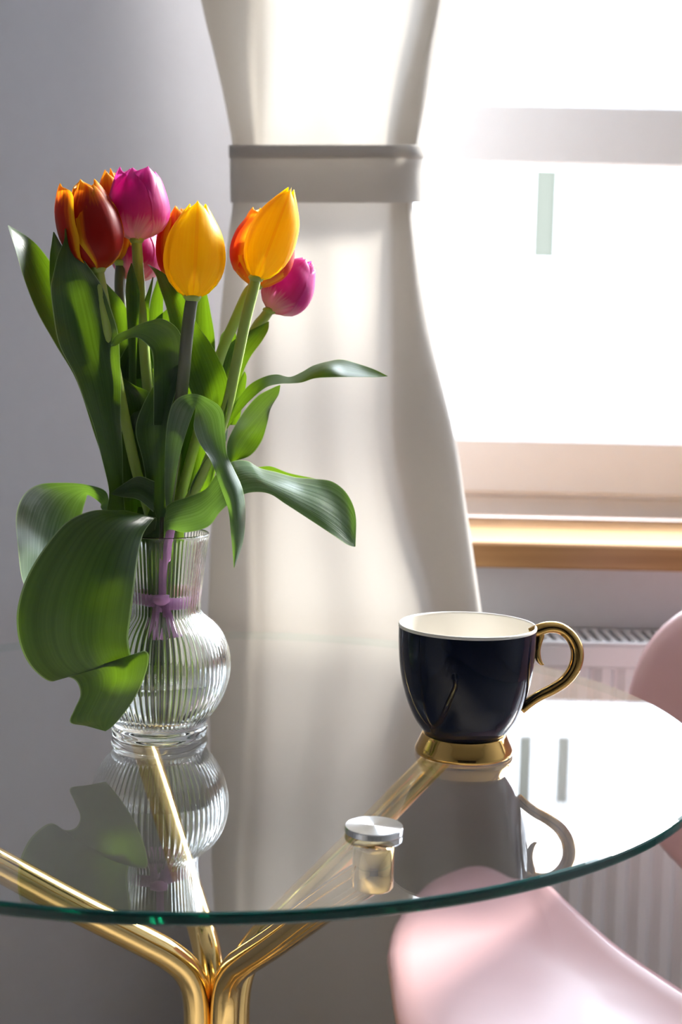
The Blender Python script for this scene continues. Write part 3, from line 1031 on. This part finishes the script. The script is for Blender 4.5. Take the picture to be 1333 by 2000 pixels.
# broad leaf sweeping out over the rim to the lower right
leaf('flame', [((318, 1075, -.014), (322, 1060, -.01), (330, 1050, -.006)), ((327, 1036, -.034), (322, 1022, -.03), (322, 1004, -.022)), ((362, 1040, -.044), (343, 1012, -.038), (332, 983, -.024)), ((406, 1029, -.048), (386, 1000, -.042), (368, 970, -.026)), ((430, 1000, -.05), (412, 980, -.042), (402, 955, -.026)),
               ((452, 981, -.05), (436, 955, -.042), (424, 925, -.024)), ((478, 965, -.052), (466, 935, -.044), (452, 902, -.022)), ((505, 961, -.054), (496, 930, -.044), (482, 900, -.02)), ((530, 966, -.056), (522, 938, -.046), (508, 914, -.02)), ((556, 983, -.058), (552, 950, -.048), (540, 922, -.02)),
               ((590, 1005, -.06), (588, 965, -.048), (578, 932, -.022)), ((625, 1028, -.06), (624, 980, -.048), (615, 935, -.026)), ((655, 1048, -.06), (657, 1000, -.046), (650, 941, -.03)), ((675, 1062, -.058), (682, 1025, -.046), (678, 964, -.034)), ((687, 1067, -.056), (692, 1045, -.05), (695, 1005, -.042)), ((694, 1068, -.054), (694, 1068, -.054), (695, 1067, -.054))], True)
leaf('flame', S2([(500, 960, 505, 912), (525, 950, 530, 911), (560, 955, 565, 924), (600, 960, 612, 934), (630, 950, 632, 940)], .0, .0))
# upright dark leaf left of the front yellow stem
leaf('yellow', S2([(306, 1010, 326, 1010), (290, 955, 322, 955), (278, 895, 324, 890), (265, 838, 328, 825), (282, 785, 342, 772), (312, 738, 354, 735), (346, 713, 352, 714)], (-.02, -.028), (-.03, -.034)))
leaf('gold', S2([(240, 980, 288, 970), (237, 890, 282, 885), (238, 838, 288, 825), (262, 805, 292, 797)], -.01, -.015))
leaf('gold', S2([(245, 850, 300, 830), (241, 790, 296, 772), (233, 752, 262, 752), (222, 727, 225, 728)], -.012, -.015))
leaf('red', S2([(300, 1000, 302, 940), (270, 976, 270, 930), (240, 971, 240, 946), (216, 965, 217, 963)], -.03, -.035))
# leaves filling the heart of the bouquet
leaf('behind', S2([(325, 1040, 400, 1020), (320, 850, 432, 850), (300, 710, 420, 730), (292, 640, 380, 655), (330, 600, 342, 600)], .025, .03))
leaf('lowpink', S2([(270, 1040, 330, 1030), (226, 900, 320, 900), (220, 760, 320, 760), (222, 670, 310, 680), (256, 622, 262, 622)], .025, .03))
leaf('pink', S2([(240, 1000, 300, 1000), (236, 860, 300, 860), (222, 740, 300, 740), (240, 690, 290, 690), (262, 660, 266, 660)], .008, .006))
leaf('slim', S2([(352, 1010, 380, 1000), (368, 975, 402, 975), (374, 945, 414, 940), (394, 908, 421, 902), (409, 889, 413, 889)], -.01, -.02))
leaf('slim', S2([(330, 1030, 380, 1030), (340, 900, 412, 910), (360, 830, 430, 840), (390, 760, 432, 770), (412, 700, 416, 700)], .005, .0))
# left leaf arching over and hanging behind
leaf('gold', [((235, 1040, -.005), (262, 1045, -.005)), ((215, 996, -.008), (202, 998, -.002)), ((207, 960, .0), (196, 983, .006)), ((166, 946, .006), (173, 967, .02)), ((115, 943, .0), (168, 976, .03)), ((74, 947, -.01), (161, 1000, .032)),
              ((45, 968, -.02), (152, 1040, .03)), ((31, 1010, -.026), (142, 1085, .026)), ((35, 1070, -.03), (125, 1120, .02)), ((43, 1130, -.03), (95, 1150, .012)), ((60, 1165, -.024), (64, 1166, -.02))], True)
# the big leaf hanging over the front left of the vase
leaf('red', [((262, 1050, -.02), (300, 1052, -.012), .0), ((258, 1002, -.034), (306, 1012, -.03), -.004), ((222, 997, -.046), (293, 1023, -.044), -.008), ((178, 998, -.054), (279, 1046, -.056), -.012), ((128, 1021, -.058), (270, 1086, -.064), -.016), ((85, 1072, -.06), (265, 1126, -.068), -.018),
             ((52, 1128, -.060), (260, 1170, -.070), -.018), ((35, 1182, -.060), (255, 1210, -.071), -.018), ((33, 1225, -.060), (251, 1243, -.072), -.016), ((42, 1268, -.060), (253, 1266, -.073), -.014), ((64, 1306, -.060), (257, 1281, -.073), -.012), ((98, 1331, -.060), (264, 1286, -.074), -.010),
             ((127, 1322, -.062), (280, 1271, -.075), -.010), ((149, 1331, -.064), (291, 1280, -.076), -.010), ((157, 1357, -.066), (286, 1312, -.075), -.010), ((145, 1386, -.066), (268, 1355, -.074), -.008), ((137, 1411, -.066), (246, 1389, -.072), -.005), ((168, 1418, -.066), (222, 1417, -.07), .0), ((205, 1428, -.067), (207, 1428, -.067), .0)], across=14)

# leaf sheaths running down into the neck and water
leaf('yellow', [((282, 1300, -.006), (306, 1300, -.006)), ((276, 1200, -.014), (306, 1200, -.016)), ((274, 1100, -.018), (308, 1100, -.022)), ((278, 1040, -.018), (312, 1035, -.022)), ((296, 985, -.016), (312, 985, -.018))])
leaf('slim', [((326, 1320, .0), (348, 1320, .0)), ((326, 1200, -.010), (352, 1200, -.006)), ((328, 1100, -.016), (358, 1100, -.010)), ((332, 1040, -.016), (360, 1035, -.010)), ((350, 985, -.012), (362, 985, -.010))])
leaf('gold', [((262, 1340, .012), (292, 1340, .012)), ((258, 1200, .010), (290, 1200, .006)), ((256, 1100, .008), (290, 1100, .004)), ((258, 1040, .006), (292, 1035, .002)), ((270, 990, .004), (286, 990, .004))])

# ---------------------------------------------------------------- ribbon tying the stems
rib = thing('ribbon', 'pink ribbon tied round the tulip stems inside the vase neck', 'ribbon', tuple(at(318, 1165, VY)))


def strap(pts, w, nrm_dir=None):
    V, Fc, U = [], [], []
    S = spline(pts, 6)
    for i, s in enumerate(S):
        p = Vector(s[:3])
        wv = Vector(s[3:6]).normalized() * w / 2
        th = Vector((0, -.0005, 0))
        V += [p - wv, p + wv, p + wv + th, p - wv + th]
    for i in range(len(S) - 1):
        for k in range(4):
            j = (k + 1) % 4
            Fc.append((i * 4 + k, i * 4 + j, (i + 1) * 4 + j, (i + 1) * 4 + k))
    Fc += [(3, 2, 1, 0), tuple(range(len(S) * 4 - 4, len(S) * 4))]
    return V, Fc


bc = at(316, 1165, VY)
lp = []
for i in range(17):
    a = 2 * math.pi * i / 16 - math.pi / 2
    lp.append((bc.x + .0262 * math.cos(a), bc.y + .0262 * math.sin(a), bc.z + .002 * math.sin(2 * a), 0, 0, 1))
obj('band', *strap(lp, .0095), M_RIBBON, rib)
obj('knot', *tube([at(300, 1168, VY - .029), at(315, 1172, VY - .031), at(330, 1168, VY - .029)], [.003, .0045, .003], 12, 5), M_RIBBON, rib)
for pts in ([(316, 1168, -.0295), (318, 1120, -.031), (327, 1075, -.0325), (334, 1035, -.031), (345, 1008, -.026)], [(312, 1172, -.0295), (306, 1195, -.029), (300, 1225, -.027), (310, 1250, -.03)], [(318, 1172, -.0295), (328, 1200, -.029), (338, 1228, -.027), (346, 1245, -.03)]):
    obj('tail', *strap([tuple(at(x, y, VY + d)) + (1, 0, .15) for x, y, d in pts], .0068), M_RIBBON, rib)

# ---------------------------------------------------------------- pink chair
ch = thing('chair', 'pink chair with rounded shell seat and oval back beside the glass table', 'chair', (0.26, 1.27, 0))
def atz(px, py, z):
    d = at(px, py, 1.0) - Vector((0, 0, CZ))
    p = d * ((z - CZ) / d.z)
    return (p.x, p.y)


ol = spline([atz(757, 1850, .474), atz(768, 1800, .474), atz(800, 1748, .474), atz(850, 1702, .474), atz(930, 1677, .474), atz(1000, 1684, .488), atz(1060, 1706, .507), atz(1200, 1790, .525), atz(1333, 1870, .532),
             atz(1420, 1930, .532), atz(1455, 2010, .52), atz(1420, 2100, .50), atz(1300, 2200, .48), atz(1100, 2260, .474), atz(920, 2220, .474), atz(820, 2100, .474), atz(775, 1970, .474), atz(757, 1850, .474)], 6)[:-1]
cen = Vector((.225, 1.25, 0))
fwd = Vector((-.9, -.44, 0))
V, Fc = [], []
rings = [(0.0, 0), (.25, 0), (.5, 0), (.7, 0), (.85, 0), (.94, 0), (.985, 0), (1.0, 0)]
n = len(ol)


e0, e1 = Vector(atz(1060, 1706, .507) + (0,)), Vector(atz(1333, 1870, .532) + (0,))
ed = (e1 - e0).normalized()
en = Vector((ed.y, -ed.x, 0))
if (cen - e0).dot(en) < 0:
    en = -en


def seat_z(p):
    d = max(0.0, .10 - (p - e0).dot(en))                # rises towards the back edge
    w = min(1.0, max(0.0, ((p - e0).dot(ed) + .09) / .12))
    return .474 + 3.5 * d * d * w * w * (3 - 2 * w)


for s_, dz in ((0, 0), (0, 1)):
    for (k, _) in rings[1:]:
        for (x, y) in ol:
            p = cen + (Vector((x, y, 0)) - cen) * k
            z = seat_z(p)
            lip = -.010 * max(0, (k - .9) / .1) ** 2
            V.append((p.x, p.y, z + lip if dz == 0 else z - .022 - lip * .6))
m_ = len(rings) - 1
ct = len(V)
V.append((cen.x, cen.y, seat_z(cen)))
cb = len(V)
V.append((cen.x, cen.y, seat_z(cen) - .022))
for i in range(n):
    j = (i + 1) % n
    Fc.append((ct, i, j)) if False else Fc.append((ct, j, i))
    Fc.append((cb, m_ * n + i, m_ * n + j))
    for k in range(m_ - 1):
        Fc.append((k * n + i, k * n + j, (k + 1) * n + j, (k + 1) * n + i))
        q = m_ * n
        Fc.append((q + k * n + j, q + k * n + i, q + (k + 1) * n + i, q + (k + 1) * n + j))
    k = m_ - 1
    Fc.append((k * n + i, k * n + j, m_ * n + k * n + j, m_ * n + k * n + i))
obj('seat', V, Fc, M_PINK, ch)
# oval back: curved shell
bcen = Vector((.447, 1.315, .672))
hx = Vector((-.36, .93, 0)).normalized()              # to its far-left end
nb = Vector((-.93, -.36, .12)).normalized()
ub = hx.cross(nb).normalized()
if ub.z < 0:
    ub = -ub
A_, B_ = .225, .165
V, Fc = [], []
nn = 64
rr = [.0, .3, .55, .75, .88, .95, .985, 1.0]


def bk(k, a, side):
    ca, sa = math.cos(a), math.sin(a)
    e = 2 / 2.5
    x = A_ * k * math.copysign(abs(ca) ** e, ca)
    z = B_ * k * math.copysign(abs(sa) ** e, sa)
    dep = 0.9 * x * x
    th = .011 * (1 - max(0, (k - .88) / .12) ** 2) ** .5 if k < 1 else 0
    return bcen + hx * x + ub * z + nb * (dep + (th if side == 0 else -th))


for side in (0, 1):
    V.append(bk(0, 0, side))
    for k in rr[1:]:
        for i in range(nn):
            V.append(bk(k, 2 * math.pi * i / nn, side))
half = 1 + (len(rr) - 1) * nn
for side in (0, 1):
    o_ = side * half
    for i in range(nn):
        j = (i + 1) % nn
        f = [(o_, o_ + 1 + i, o_ + 1 + j)]
        for k in range(len(rr) - 2):
            a0, b0 = o_ + 1 + k * nn, o_ + 1 + (k + 1) * nn
            f.append((a0 + i, b0 + i, b0 + j, a0 + j))
        Fc += f if side == 0 else [tuple(reversed(q)) for q in f]
obj('backrest', V, Fc, M_PINK, ch)
# neck joining seat and back
nk = [Vector((.335, 1.090, .500)), Vector((.370, 1.125, .514)), Vector((.412, 1.180, .524)), Vector((.448, 1.250, .548)), Vector((.462, 1.300, .60)), Vector((.456, 1.315, .65))]
V, Fc = [], []
S = spline([tuple(p) for p in nk], 6)
for s in S:
    p = Vector(s)
    w = hx * .06
    tn = (Vector(S[min(S.index(s) + 1, len(S) - 1)]) - Vector(S[max(S.index(s) - 1, 0)])).normalized()
    nv = hx.cross(tn).normalized()
    for q in (p - w - nv * .006, p + w - nv * .006, p + w * .9 + nv * .006, p - w * .9 + nv * .006):
        V.append(q)
for i in range(len(S) - 1):
    for k in range(4):
        j = (k + 1) % 4
        Fc.append((i * 4 + k, i * 4 + j, (i + 1) * 4 + j, (i + 1) * 4 + k))
Fc += [(3, 2, 1, 0), tuple(range(len(S) * 4 - 4, len(S) * 4))]
obj('neck', V, Fc, M_PINK, ch)
for (x, y, fx, fy) in ((.14, 1.12, .09, 1.03), (.15, 1.42, .10, 1.52), (.33, 1.10, .42, 1.0), (.24, 1.36, .28, 1.30)):
    z = seat_z(Vector((x, y, 0))) - .02
    lg = obj('leg', *tube([Vector((x, y, z)), Vector((x * .5 + fx * .5, y * .5 + fy * .5, z * .5)), Vector((fx, fy, .003))], [.011, .011, .009], 16, 4), M_STEELLEG, ch)
